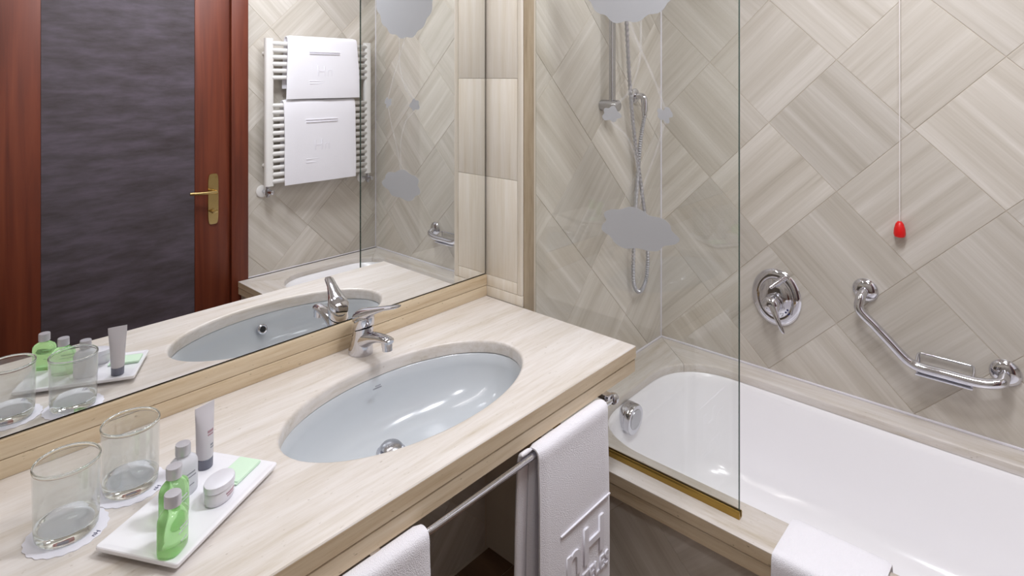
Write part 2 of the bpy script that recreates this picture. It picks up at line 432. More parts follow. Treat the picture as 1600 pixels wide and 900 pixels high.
# cream stone reveal between mirror niche and shower wall: base strips, panels, edge strip
rv = struct(empty('trim_1', (XP, YM, ZT)), 'cream stone reveal panel at the end of the mirror')
y0, y1 = YS + 0.001, YM + 0.011
box('base_strip', (XP, y0 + 0.001, ZT), (XP + 0.0075, y1, ZT + 0.034), 'panel_z', rv, 0.001)
box('middle_strip', (XP + 0.0005, y0 + 0.022, ZT + 0.0352), (XP + 0.0075, y1, ZT + 0.0722), 'panel_z', rv, 0.001)
box('edge_strip', (XP, y0 + 0.001, ZT + 0.0352), (XP + 0.0075, y0 + 0.0207, CEIL), 'panel_z', rv, 0.001)
z = ZT + 0.0730
while z < CEIL - 0.01:
    z2 = min(z + 0.333, CEIL)
    box('stone_panel', (XP + 0.0008, y0 + 0.0215, z), (XP + 0.0075, y1, z2 - 0.0009), 'panel_z', rv, 0.001)
    z = z2
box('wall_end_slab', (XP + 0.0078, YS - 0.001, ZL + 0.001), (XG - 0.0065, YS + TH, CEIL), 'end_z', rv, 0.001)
# white sealant beads
for i, (lo, hi) in enumerate([((XT - 0.007, YB + 0.02, ZL), (XT, YS, ZL + 0.007)), ((XG + 0.01, YS - 0.007, ZL), (XT, YS, ZL + 0.007)),
                              ((DF1, YB, ZL), (XT, YB + 0.006, ZL + 0.006)), ((XT - 0.005, YS - 0.005, ZL), (XT, YS, CEIL)), ((XT - 0.005, YB, ZL), (XT, YB + 0.005, CEIL))]):
    struct(box('trim_%d' % (i + 2), lo, hi, 'sealant', None, 0.0015), 'white sealant bead ' + ['along the long tub wall', 'along the shower end of the tub', 'along the foot end of the tub', 'up the shower corner', 'up the radiator corner'][i])

# door
dr = struct(empty('door_1', (D0, YB, 0)), 'mahogany door with dark violet grey panel and brass lever')
yl = YB - 0.004
box('door_stile', (D0 + 0.003, YB - 0.045, 0.006), (0.6035, yl, DH - 0.004), 'wood', dr, 0.001)
box('door_stile', (1.2555, YB - 0.045, 0.006), (D1 - 0.003, yl, DH - 0.004), 'wood', dr, 0.001)
tag(box('door_inlay', (0.605, YB - 0.045, 0.006), (1.254, yl - 0.002, DH - 0.004), 'door_panel', dr), 'mottled violet grey panel')
for a, b, nm in ((DF0, D0, 'door_jamb'), (D1, DF1, 'door_jamb')):
    box(nm, (a, YB - 0.05, 0), (b, YB + 0.014, DH + 0.09), 'wood', dr, 0.003)
box('door_head', (D0, YB - 0.05, DH), (D1, YB + 0.014, DH + 0.09), 'wood', dr, 0.003)
# lever handle on its plate
pl = [Vector((1.347 + 0.0265 * math.copysign(1, c) * (abs(c) ** 0.35), 0, 0.95 + 0.135 * math.copysign(1, s) * (abs(s) ** 0.35)))
      for c, s in [(math.cos(2 * PI * i / 40), math.sin(2 * PI * i / 40)) for i in range(40)]]
hp = prism('handle_plate', pl, (0, 1, 0), yl, yl + 0.007, 'brass', dr)
tag(hp, 'tall brass handle plate')
lathe('lever_neck', (1.347, yl, 0.992), (0, 1, 0), [(0.011, 0.006), (0.011, 0.045), (0.008, 0.05)], 'brass', hp)
tube('door_lever', [(1.352, yl + 0.045, 0.992), (1.32, yl + 0.046, 0.992), (1.26, yl + 0.044, 0.994), (1.218, yl + 0.036, 0.997)], [0.009, 0.009, 0.008, 0.008] if False else 0.0085, 'brass', hp)
lathe('thumb_turn', (1.347, yl, 0.885), (0, 1, 0), [(0.014, 0.006), (0.014, 0.014), (0.006, 0.016), (0.006, 0.026)], 'brass', hp)
box('thumb_turn_grip', (1.331, yl + 0.024, 0.879), (1.363, yl + 0.034, 0.891), 'brass', hp, 0.003)
for sx in (-0.015, 0.015): lathe('screw', (1.347 + sx, yl + 0.007, 1.066), (0, 1, 0), [(0.004, 0), (0.003, 0.002)], 'brass', hp, 12)

# ------------------------------------------------------------------ counter with elliptical cut-out
EC, EA, EB = (0.918, 1.139), 0.327, 0.1775
vt = tag(empty('vanity_counter', (EC[0], YM, ZT - 0.07)), 'cream travertine washbasin counter with oval cut-out and grooved front', 'counter')
def ring_between(x0, x1, y0, y1, c, inner_pts_fn, corner=True, n=96):
    ang = [2 * PI * i / n for i in range(n)]
    for x in (x0, x1):
        for y in (y0, y1): ang.append(math.atan2(y - c[1], x - c[0]) % (2 * PI))
    ang = sorted(set(round(a, 6) for a in ang))
    out = []
    for a in ang:
        dx, dy = math.cos(a), math.sin(a)
        t = min([(x1 - c[0]) / dx if dx > 1e-9 else 9e9, (x0 - c[0]) / dx if dx < -1e-9 else 9e9,
                 (y1 - c[1]) / dy if dy > 1e-9 else 9e9, (y0 - c[1]) / dy if dy < -1e-9 else 9e9])
        out.append((c[0] + dx * t, c[1] + dy * t))
    return ang, out
def ell(a, g=0.0):
    dx, dy = math.cos(a), math.sin(a); A, B = EA + g, EB + g
    t = 1 / math.sqrt((dx / A) ** 2 + (dy / B) ** 2); return (EC[0] + dx * t, EC[1] + dy * t)
def inset_rect(p, x0, x1, y0, y1, d): return (min(max(p[0], x0 + d), x1 - d), min(max(p[1], y0 + d), y1 - d))
cx0, cx1, cy0, cy1 = XW + 0.002, XP, YF, YM + 0.003
ang, outer = ring_between(cx0, cx1, cy0, cy1, EC, ell)
R = []
def V3(p, z): return Vector((p[0], p[1], z))
R.append([V3(p, ZT - 0.034) for p in outer]); R.append([V3(p, ZT - 0.002) for p in outer])
R.append([V3(inset_rect(p, cx0, cx1, cy0, cy1, 0.002), ZT) for p in outer])
for g, zz in ((0.010, 0.0), (0.005, -0.0012), (0.0018, -0.004), (0.0, -0.009), (0.0, -0.034)): R.append([V3(ell(a, g), ZT + zz) for a in ang])
R.append(R[0])
bm = bmesh.new(); bm_loft(bm, R, False, False); bmesh.ops.remove_doubles(bm, verts=bm.verts, dist=1e-5)
from_bm('countertop', bm, 'counter', vt, True, angle=30)
def grooved_bar(name, lo, hi, axis, mat, parent, ch=0.003):
    """bar with a chamfered upper front arris; axis 'x' runs along X with its face to -Y, axis 'y' along Y with its face to -X, 'Y' face to +X"""
    (xa, ya, za), (xb, yb, zb) = lo, hi
    if axis == 'x': poly = [(xa, yb, za), (xa, ya, za), (xa, ya, zb - ch), (xa, ya + ch, zb), (xa, yb, zb)]; ax, L = (1, 0, 0), xb - xa
    elif axis == 'y': poly = [(xb, ya, za), (xa, ya, za), (xa, ya, zb - ch), (xa + ch, ya, zb), (xb, ya, zb)]; ax, L = (0, 1, 0), yb - ya
    else: poly = [(xa, ya, za), (xb, ya, za), (xb, ya, zb - ch), (xb - ch, ya, zb), (xa, ya, zb)]; ax, L = (0, 1, 0), yb - ya
    return prism(name, poly, ax, 0, L, mat, parent)
box('front_nosing', (cx0, YF - 0.0003, ZT - 0.034), (XP + 0.0003, YF + 0.0008, ZT - 0.003), 'edge', vt)
grooved_bar('front_band', (cx0, YF + 0.0015, ZT - 0.071), (XP - 0.001, YF + 0.024, ZT - 0.0365), 'x', 'edge', vt)
box('front_groove', (cx0, YF + 0.006, ZT - 0.04), (XP - 0.004, YF + 0.02, ZT - 0.033), 'dark', vt)
grooved_bar('end_band', (XP - 0.024, YF + 0.025, ZT - 0.071), (XP - 0.001, YS - 0.002, ZT - 0.0365), 'Y', 'edge_y', vt)
# splashback strips under the mirror
sb = struct(empty('trim_7', (0.4, YM, ZT)), 'low travertine splashback of two strips below the mirror')
box('lower_strip', (XW, YM, ZT + 0.0003), (XP - 0.0005, YM + 0.0118, ZT + 0.035), 'edge', sb, 0.001)
box('upper_strip', (XW, YM, ZT + 0.0365), (XP - 0.0005, YM + 0.0118, ZM - 0.003), 'edge', sb, 0.001)
# mirror
mr = tag(empty('wall_mirror', (0.4, YM, ZM)), 'large frameless wall mirror above the washbasin counter', 'mirror')
box('mirror_glass', (XW + 0.004, YM + 0.0035, ZM + 0.002), (XP - 0.007, YM + 0.008, 2.2), 'mirror', mr)
box('mirror_backing', (XW + 0.004, YM + 0.0081, ZM - 0.002), (XP - 0.001, YM + 0.0118, 2.2), 'dark', mr)

# ------------------------------------------------------------------ washbasin
ws_b = tag(empty('washbasin', (EC[0], EC[1], ZT - 0.175)), 'oval white ceramic undermount washbasin sunk in the counter', 'washbasin')
prof = [(1.10, 0.0), (1.02, 0.0), (0.995, -0.004), (0.975, -0.03), (0.93, -0.065), (0.83, -0.097), (0.66, -0.120), (0.45, -0.131), (0.24, -0.1355), (0.10, -0.137)]
BC = (0.903, 1.212)
def bowl_ring(s, dz, n=64, off=0.0):
    k = 1 - s if s < 1 else 0
    k = min(1, k ** 1.3 * 1.15)
    cx, cy = EC[0] + (BC[0] - EC[0]) * k, EC[1] + (BC[1] - EC[1]) * k
    return [Vector((cx + (EA * s + off) * math.cos(2 * PI * i / n), cy + (EB * s + off) * math.sin(2 * PI * i / n), ZT - 0.0345 + dz)) for i in range(n)]
rg = [bowl_ring(s, dz) for s, dz in prof]
rg_out = [bowl_ring(s, dz - 0.008, off=0.010) for s, dz in prof[::-1]]
bm = bmesh.new(); bm_loft(bm, rg + rg_out, False, False); bmesh.ops.remove_doubles(bm, verts=bm.verts, dist=1e-6)
from_bm('bowl', bm, 'ceramic', ws_b, True, angle=60)
dz0 = ZT - 0.0345 - 0.137
dp = lathe('drain', (BC[0], BC[1], dz0), (0, 0, 1), [(0.034, 0.0), (0.035, 0.003), (0.031, 0.006), (0.028, 0.006)], 'chrome', ws_b)
lathe('plug', (BC[0], BC[1], dz0), (0, 0, 1), [(0.012, 0.004), (0.026, 0.010), (0.027, 0.013), (0.022, 0.018), (0.012, 0.021), (0.002, 0.022)], 'brushed', dp)
ov = Vector((0.917, 0.985, 0.787)); od = Vector((0, 0.93, 0.36)).normalized()
lathe('overflow_ring', ov, od, [(0.0155, -0.012), (0.0155, 0.003), (0.012, 0.005), (0.0095, 0.003)], 'chrome', ws_b, 24)
lathe('overflow_hole', ov, od, [(0.0098, -0.012), (0.0098, 0.0035)], 'hole', ws_b, 20)
tx = atY(590, 605, 1.292)
# faint two-line maker's print on the back of the bowl
for x, zz, w, h in ((-0.011, 0.006, 0.016, 0.0030), (-0.016, -0.001, 0.026, 0.0026)):
    lo_ = Vector((tx.x + x, tx.y - 0.0035 - zz * 0.4, tx.z + zz))
    prism('printed_mark', [lo_, lo_ + Vector((w, -0.0004, 0)), lo_ + Vector((w, 0.0004, h)), lo_ + Vector((0, 0.0008, h))], (0, -1, 0), 0, 0.0006, 'greyink', ws_b)

# ------------------------------------------------------------------ basin mixer tap
fx, fy = 0.943, 1.402
fc = tag(empty('basin_mixer_tap', (fx, fy, ZT)), 'chrome single lever mixer tap behind the washbasin', 'tap')
def oval(c, rx, ry, tilt, n=28):
    """oval ring round a centre, tilted forward (towards -Y) by tilt"""
    return circ(c, (1, 0, 0), (0, math.cos(tilt), math.sin(tilt)), rx, ry, n)
lean = []
for t, ry, sh in ((0.0, 0.0355, 0), (0.004, 0.036, 0), (0.012, 0.0345, -0.001), (0.03, 0.0318, -0.004), (0.048, 0.0302, -0.008), (0.060, 0.0302, -0.011), (0.067, 0.0305, -0.013)):
    k = t / 0.067
    lean.append(oval((fx, fy + sh, ZT + t), ry * 0.90, ry, -0.33 * k))
body = bmesh.new(); bm_loft(body, lean)
# spout: grows out of the front of the body, over the bowl
sp = []
for y, zz, rx, rz, tl in ((0.0, 0.030, 0.026, 0.026, 0.2), (-0.03, 0.044, 0.0235, 0.021, 0.2), (-0.06, 0.0565, 0.020, 0.0145, 0.2), (-0.09, 0.064, 0.017, 0.0105, 0.12), (-0.118, 0.0665, 0.0155, 0.0095, 0.0), (-0.128, 0.066, 0.0145, 0.0085, -0.1), (-0.133, 0.0645, 0.010, 0.005, -0.2)):
    sp.append(circ((fx, fy + y, ZT + zz), (1, 0, 0), (0, math.sin(tl), math.cos(tl)), rx, rz, 24))
bm_loft(body, sp)
from_bm('body', body, 'chrome', fc, True, angle=45)
lathe('aerator', (fx, fy - 0.117, ZT + 0.066), (0, -0.12, -1), [(0.0138, 0.0), (0.0138, 0.016), (0.0128, 0.0165), (0.0128, 0.026), (0.010, 0.0265)], 'chrome', fc)
hd = []
for t, r in ((0.0695, 0.0292), (0.072, 0.0306), (0.090, 0.0300), (0.101, 0.0280), (0.109, 0.022), (0.113, 0.012)):
    k = (t - 0.067) / 0.04
    hd.append(oval((fx, fy - 0.013 - 0.006 * k, ZT + t), r * 0.92, r, -0.36))
bm = bmesh.new(); bm_loft(bm, hd)
lv = []
for y, xo, zz, rx, rz, tl in ((0.013, -0.005, 0.094, 0.018, 0.014, 0.0), (0.0, -0.003, 0.100, 0.0262, 0.0165, 0.05), (-0.022, 0.002, 0.108, 0.0262, 0.0150, 0.18), (-0.048, 0.010, 0.120, 0.0195, 0.0088, 0.28), (-0.08, 0.021, 0.1325, 0.0145, 0.0048, 0.28), (-0.115, 0.032, 0.1425, 0.0128, 0.0040, 0.28), (-0.123, 0.0345, 0.145, 0.009, 0.0028, 0.28)):
    lv.append(circ((fx + xo, fy + y, ZT + zz), (0.957, 0.29, 0), (0, math.sin(tl), math.cos(tl)), rx, rz, 20, 2.4))
bm_loft(bm, lv)
from_bm('lever', bm, 'chrome', fc, True, angle=45)
lathe('joint_ring', (fx, fy - 0.013, ZT + 0.0665), (0, -0.33, 0.94), [(0.0245, -0.001), (0.0245, 0.004)], 'dark', fc, 28)

# ------------------------------------------------------------------ bathtub surround: ledge slabs, front bands, tiled front
TO = (1.612, 2.292, -0.372, 1.150)                       # opening in the ledge
TC = ((TO[0] + TO[1]) / 2, (TO[2] + TO[3]) / 2)
def rrect(x0, x1, y0, y1, r, n=14, k=2.3):
    pts = []
    for cx, cy, a0 in ((x1 - r, y1 - r, 0), (x0 + r, y1 - r, PI / 2), (x0 + r, y0 + r, PI), (x1 - r, y0 + r, 3 * PI / 2)):
        for i in range(n + 1):
            a = a0 + PI / 2 * i / n; c, s = math.cos(a), math.sin(a)
            pts.append((cx + r * math.copysign(abs(c) ** (2 / k), c), cy + r * math.copysign(abs(s) ** (2 / k), s)))
    return pts
su = tag(empty('bathtub_surround', (TC[0], TC[1], 0)), 'travertine bathtub surround with pale ledge and diagonal tiled front', 'tub surround')
OX0, OX1, OY0, OY1 = XL, XT - 0.0005, YB + 0.016, YS - 0.001
def inner(d, z): return [V3(p, z) for p in rrect(TO[0] - d, TO[1] + d, TO[2] - d, TO[3] + d, 0.24 + d)]
base_in = rrect(*TO, 0.24)
N_IN = len(base_in)
def outward(p):                                           # matching point on the outer rectangle, mitred at the corners
    # nearest side by mitre: split where the ray from the opening's nearest arc centre meets the outer corner
    cxs = min(max(p[0], TO[0] + 0.24), TO[1] - 0.24); cys = min(max(p[1], TO[2] + 0.24), TO[3] - 0.24)
    dx, dy = p[0] - cxs, p[1] - cys
    tx_ = ((OX1 if dx > 0 else OX0) - cxs) / dx if abs(dx) > 1e-7 else 9e9
    ty_ = ((OY1 if dy > 0 else OY0) - cys) / dy if abs(dy) > 1e-7 else 9e9
    t = min(tx_, ty_)
    return (cxs + dx * t, cys + dy * t), ('x' if tx_ < ty_ else 'y', (dx > 0) if tx_ < ty_ else (dy > 0))
LEDGE_T = 0.030
def ledge_piece(name, side, mat, label):
    """one slab: the run of opening points whose outward point falls on the given outer side, closed at the mitred corners"""
    idx = [i for i in range(N_IN) if outward(base_in[i])[1] == side]
    # make the run contiguous
    start = next(i for i in idx if (i - 1) % N_IN not in idx)
    run = []; i = start
    while i % N_IN in idx: run.append(i % N_IN); i += 1
    prof = [(0.0, -LEDGE_T), (0.0, -0.012), (0.0025, -0.005), (0.007, -0.0015), (0.014, 0.0)]
    ringset = {d: rrect(TO[0] - d, TO[1] + d, TO[2] - d, TO[3] + d, 0.24 + d) for d, _ in prof}
    cols = []
    def col(ptfun, o):
        c = [V3(o, ZL - LEDGE_T)] + [V3(ptfun(d), ZL + zz) for d, zz in prof] + [V3(o, ZL)]
        return c
    # mitre columns: blend between neighbours towards the outer corner
    def mitre(i, j, corner):
        return col(lambda d: tuple((ringset[d][i][k] + ringset[d][j][k]) / 2 for k in (0, 1)), corner)
    first, last = run[0], run[-1]
    corners = {('x', True): ((OX1, OY0), (OX1, OY1)), ('y', True): ((OX1, OY1), (OX0, OY1)), ('x', False): ((OX0, OY1), (OX0, OY0)), ('y', False): ((OX0, OY0), (OX1, OY0))}[side]
    cols.append(mitre((first - 1) % N_IN, first, corners[0]))
    for i in run: cols.append(col(lambda d, i=i: ringset[d][i], outward(base_in[i])[0]))
    cols.append(mitre(last, (last + 1) % N_IN, corners[1]))
    c = sum((q for cc in cols for q in cc), Vector()) / (len(cols) * len(cols[0]))
    bm = bmesh.new()
    vs = [[bm.verts.new(p) for p in cc] for cc in cols]
    m = len(vs[0])
    for a, b in zip(vs, vs[1:]):
        for k in range(m): bm.faces.new((a[k], a[(k + 1) % m], b[(k + 1) % m], b[k]))
    bm.faces.new(vs[0]); bm.faces.new(vs[-1][::-1])
    # hairline joint: pull the mitred ends back half a millimetre
    for vv, nb in ((vs[0], vs[1]), (vs[-1], vs[-2])):
        for v, w in zip(vv, nb):
            d = (w.co - v.co); L = d.length
            if L > 1e-6: v.co += d * min(0.5, 0.0007 / L)
    return tag(from_bm(name, bm, mat, su, True, angle=32), label)
ledge_piece('ledge_slab', ('x', True), 'ledge_y', 'narrow ledge along the long wall')
ledge_piece('ledge_slab', ('y', True), 'ledge_x', 'ledge at the shower end')
ledge_piece('ledge_slab', ('x', False), 'ledge_y', 'wide front ledge')
ledge_piece('ledge_slab', ('y', False), 'ledge_x', 'ledge at the foot end')
box('front_nosing', (XL - 0.0003, OY0, ZL - LEDGE_T), (XL + 0.0008, YS - 0.001, ZL - 0.002), 'edge_y', su)
grooved_bar('front_band', (XL + 0.0015, OY0, ZL - 0.068), (XL + 0.03, YS - 0.001, ZL - LEDGE_T - 0.002), 'y', 'edge_y', su)
core = box('front_core', (XL + 0.0185, OY0, 0.0), (XL + 0.055, YS - 0.001, ZL - LEDGE_T - 0.003), 'grout', su)
tiles(su, (XL + 0.0185, 0, 0), (0, -1, 0), [(-YS + 0.002, 0.0, -OY0, ZL - 0.069)], -0.298, -0.93)

# the bathtub shell
tb = tag(empty('bathtub', (TC[0], TC[1], 0.02)), 'white enamelled bathtub with rounded ends', 'bathtub')
def tub_ring(d, z, dh=0.0, df=0.0, r=0.24):
    return [V3(p, z) for p in rrect(TO[0] + d, TO[1] - d, TO[2] + d + df, TO[3] - d - dh, max(0.06, r - d * 0.5), k=2.15)]
zt = ZL - LEDGE_T
TP = [(-0.03, 0.0, 0, 0), (-0.004, 0.0, 0, 0), (-0.001, -0.002, 0, 0), (0.006, -0.03, 0.002, 0.01), (0.018, -0.10, 0.006, 0.05), (0.035, -0.20, 0.015, 0.11), (0.055, -0.285, 0.03, 0.17), (0.085, -0.325, 0.045, 0.21), (0.13, -0.342, 0.06, 0.22), (0.24, -0.347, 0.10, 0.25)]
rg = [tub_ring(d, zt + dz - 0.0006, dh, df) for d, dz, dh, df in TP]
outer_t = [[Vector((p.x, p.y, p.z - 0.006)) + (Vector((p.x - TC[0], p.y - TC[1], 0)).normalized() * 0.006) for p in r] for r in rg[::-1]]
bm = bmesh.new(); bm_loft(bm, rg, False, True); bm_loft(bm, outer_t, True, False)
bmesh.ops.remove_doubles(bm, verts=bm.verts, dist=1e-6)
from_bm('shell', bm, 'enamel', tb, True, angle=60)
oc = Vector((1.872, TO[3] - 0.006, 0.402))
ovp = lathe('overflow_cover', oc, (0, -1, -0.06), [(0.050, -0.004), (0.052, 0.004), (0.052, 0.014), (0.0495, 0.0165), (0.0495, 0.018), (0.052, 0.0205), (0.052, 0.034), (0.0485, 0.039), (0.036, 0.0395)], 'chrome', tb, 36)
lathe('cover_inset', oc + Vector((0, -0.0395, 0)), (0, -1, -0.06), [(0.036, -0.002), (0.034, 0.002), (0.020, 0.0035), (0.002, 0.004)], 'brushed', ovp, 30)
lathe('waste', (1.93, 0.72, zt - 0.3475), (0, 0, 1), [(0.035, 0), (0.033, 0.004), (0.012, 0.006), (0.002, 0.007)], 'chrome', tb, 24)

# ------------------------------------------------------------------ glass bath screen
gs = tag(empty('glass_bath_screen', (XG, (YG + YS) / 2, ZL)), 'frameless clear glass bath screen with frosted flower motif', 'glass screen')
g0, g1, gz0, gz1 = YG + 0.002, YS - 0.002, ZL + 0.006, 2.02
GT = 0.003
box('glass_pane', (XG - GT, g0 + 0.0015, gz0), (XG + GT, g1, gz1), 'pane', gs)
tag(box('pane_edge', (XG - GT, g0, gz0), (XG + GT, g0 + 0.0014, gz1), 'pane_edge', gs), 'dark green polished edge')
ch = [(-0.009, 0.0), (0.009, 0.0), (0.009, 0.014), (0.006, 0.018), (0.0036, 0.0185), (0.0036, 0.004), (-0.0036, 0.004), (-0.0036, 0.0185), (-0.006, 0.018), (-0.009, 0.014)]
tag(prism('bottom_channel', [Vector((XG + x, 0, ZL + zz + 0.0003)) for x, zz in ch], (0, 1, 0), YG - 0.001, YS - 0.002, 'channel', gs), 'gold coloured bottom channel')
def blob(name, cy, cz, ry, rz, lobes, depth, seed, mat='frost', n=90, label=None):
    rnd = random.Random(seed); ph = [rnd.uniform(0, 6.28) for _ in range(3)]
    pts = []
    for i in range(n):
        a = 2 * PI * i / n
        k = 1 - depth * abs(math.sin(lobes * a / 2 + ph[0])) ** 3 + 0.35 * depth * math.sin(3 * a + ph[1]) + 0.2 * depth * math.sin(7 * a + ph[2])
        pts.append(Vector((XG - GT - 0.0002, cy + ry * k * math.cos(a), cz + rz * k * math.sin(a))))
    o = prism(name, pts, (-1, 0, 0), 0, 0.0004, mat, gs)
    if label: tag(o, label)
    return o
blob('etched_flower', 0.922, 1.945, 0.195, 0.185, 16, 0.05, 1, label='large frosted flower head')
blob('etched_leaf', 0.905, 1.164, 0.128, 0.062, 7, 0.14, 5, label='frosted leaf shape')
blob('etched_bud', 0.990, 1.492, 0.034, 0.024, 5, 0.22, 3)
blob('etched_bud', 0.815, 1.498, 0.026, 0.022, 5, 0.3, 4)
def stem(pts):
    path = smooth_path([Vector((0, a, b)) for a, b in pts], 8); w = 0.0035
    L, Rr = [], []
    for i, p in enumerate(path):
        d = (path[min(i + 1, len(path) - 1)] - path[max(i - 1, 0)]).normalized(); nrm = Vector((0, -d.z, d.y)) * w
        L.append(p + nrm); Rr.append(p - nrm)
    poly = L + Rr[::-1]
    prism('etched_stem', [Vector((XG - GT - 0.0002, p.y, p.z)) for p in poly], (-1, 0, 0), 0, 0.0003, 'frost_line', gs)
stem([(0.99, 1.51), (0.93, 1.56), (0.895, 1.65), (0.89, 1.77)])
stem([(0.99, 1.47), (0.93, 1.42), (0.90, 1.33), (0.905, 1.215)])
stem([(0.815, 1.515), (0.85, 1.60), (0.90, 1.70), (0.93, 1.77)])
stem([(0.815, 1.48), (0.84, 1.40), (0.88, 1.30), (0.90, 1.215)])

# ------------------------------------------------------------------ shower rail, hand shower, hose, wall elbow
RX, RY = 1.932, YS - 0.047
rail = tag(empty('shower_rail', (RX, YS, 1.47)), 'vertical satin chrome shower rail on the tiled shower wall', 'shower rail')
loft('rail_bar', [circ((RX, RY, zz), (1, 0, 0), (0, 1, 0), 0.0145, 0.0085, 24, 3.2) for zz in (1.475, 1.9, 2.16)], 'brushed', rail)
for zz in (1.497, 2.14):
    lathe('wall_bracket', (RX, YS - 0.0005, zz), (0, -1, 0), [(0.021, 0), (0.021, 0.072), (0.0195, 0.0745), (0.006, 0.075)], 'brushed', rail, 32)
sl = lathe('slider', (RX - 0.032, RY, 1.955), (1, 0, 0), [(0.014, 0), (0.018, 0.004), (0.018, 0.058), (0.012, 0.062)], 'brushed', rail)
hs = tag(empty('hand_shower', (RX, RY - 0.03, 1.93)), 'chrome hand shower head behind the frosted flower', 'hand shower')
tube('shower_handle', [(RX + 0.03, RY - 0.028, 1.90), (RX + 0.03, RY - 0.04, 1.96), (RX + 0.03, RY - 0.065, 2.06)], [0.0105, 0.013, 0.014], 'chrome', hs, 16)
lathe('spray_head', (RX + 0.03, RY - 0.07, 2.09), (0, -0.8, -0.6), [(0.016, -0.03), (0.035, -0.012), (0.045, 0.0), (0.045, 0.01), (0.042, 0.014)], 'chrome', hs, 28)
EX, EZ = 2.168, 1.527
el = tag(empty('wall_elbow', (EX, YS, EZ)), 'chrome wall elbow feeding the shower hose', 'pipe elbow')
lathe('rosette', (EX, YS - 0.0005, EZ), (0, -1, 0), [(0.031, 0), (0.031, 0.005), (0.026, 0.010), (0.012, 0.012)], 'chrome', el, 28)
tube('elbow_pipe', smooth_path([(EX, YS - 0.008, EZ), (EX, YS - 0.03, EZ), (EX + 0.0, YS - 0.043, EZ - 0.006), (EX, YS - 0.047, EZ - 0.02), (EX, YS - 0.047, EZ - 0.055)], 4), 0.0135, 'chrome', el, 18)
lathe('hose_nut', (EX, YS - 0.047, EZ - 0.05), (0, 0, -1), [(0.0125, 0), (0.0125, 0.012), (0.0105, 0.014), (0.0105, 0.03), (0.009, 0.032)], 'chrome', el, 16)
def hp_(u, v, off): return atY(u, v, YS - off)
hpts = [(RX + 0.03, RY - 0.026, 1.905), hp_(978, 20, 0.06), hp_(982, 100, 0.05), hp_(987, 170, 0.035), hp_(994, 235, 0.03), hp_(1003, 300, 0.03), hp_(1010, 360, 0.03), hp_(1012, 410, 0.03), hp_(1008, 442, 0.028), hp_(998, 456, 0.028),
        hp_(990, 440, 0.028), hp_(990, 390, 0.028), hp_(993, 320, 0.022), hp_(998, 255, 0.025), hp_(1001.5, 215, 0.04), (EX, YS - 0.047, EZ - 0.083)]
hpath = smooth_path(hpts, 40)
hr = [0.0086 if (i // 2) % 2 else 0.0068 for i in range(len(hpath))]
ho = loft('shower_hose', tube_rings(hpath, hr, 10), 'hose', angle=25)
tag(ho, 'ribbed metal shower hose hanging in a loop', 'hose')

# ------------------------------------------------------------------ bath mixer on the tiled wall
mc = Vector((XT, 0.802, 0.766))
mx_ = tag(empty('bath_mixer', mc), 'chrome oval bath mixer with lever on the tiled wall', 'bath mixer')
def oplate(prof, n=48): return [circ(mc + Vector((-d, 0, 0)), (0, 1, 0), (0, 0, 1), a, b, n) for a, b, d in prof]
loft('cover_plate', oplate([(0.089, 0.107, -0.0), (0.0905, 0.1085, 0.004), (0.086, 0.104, 0.009), (0.076, 0.094, 0.0135), (0.064, 0.081, 0.015), (0.060, 0.076, 0.0135), (0.057, 0.072, 0.0135), (0.05, 0.064, 0.020), (0.03, 0.04, 0.0235), (0.004, 0.005, 0.0245)]), 'chrome', mx_, angle=60)
hub = Vector((XT - 0.02, 0.802, 0.752))
lathe('hub', hub, (-1, 0, 0), [(0.034, 0), (0.034, 0.012), (0.0325, 0.014)], 'chrome', mx_, 32)
lathe('hub_ring', hub, (-1, 0, 0), [(0.030, 0.012), (0.030, 0.0175)], 'dark', mx_, 32)
lvb = bmesh.new(); bm_loft(lvb, lathe_rings(hub, (-1, 0, 0), [(0.0325, 0.0185), (0.0335, 0.021), (0.0325, 0.045), (0.027, 0.055), (0.014, 0.060)], 32))
ls = [hub + Vector((-0.045, 0.0, 0.004)), atX(1207, 478, XT - 0.076), atX(1213, 496, XT - 0.09), atX(1222, 517, XT - 0.098), atX(1224, 521.5, XT - 0.0985)]
rr_ = [(0.019, 0.010), (0.017, 0.0085), (0.0115, 0.0065), (0.0085, 0.005), (0.005, 0.003)]
bm_loft(lvb, [circ(c, (0, 1, 0), (0.95, 0, -0.3), a, b, 18) for c, (a, b) in zip(ls, rr_)])
from_bm('lever', lvb, 'chrome', mx_, True, angle=45)
_d0 = atX(1227, 433, XT - 0.012); _d1 = atX(1203, 449.5, XT - 0.058); _dl = (_d1 - _d0).length
lathe('diverter', _d0, _d1 - _d0, [(0.0125, 0), (0.0125, 0.014), (0.0098, 0.016), (0.0098, _dl * 0.72), (0.0075, _dl * 0.74), (0.0075, _dl), (0.004, _dl + 0.002)], 'chrome', mx_, 20)
for k, (dy, dz) in enumerate([(0, 0), (-0.012, -0.004), (-0.006, -0.014), (-0.016, -0.018)]):
    lathe('mark', mc + Vector((-0.0205, -0.034 + dy, -0.030 + dz)), (-1, 0, 0), [(0.0034, -0.004), (0.003, 0.0005)], 'ink', mx_, 8)

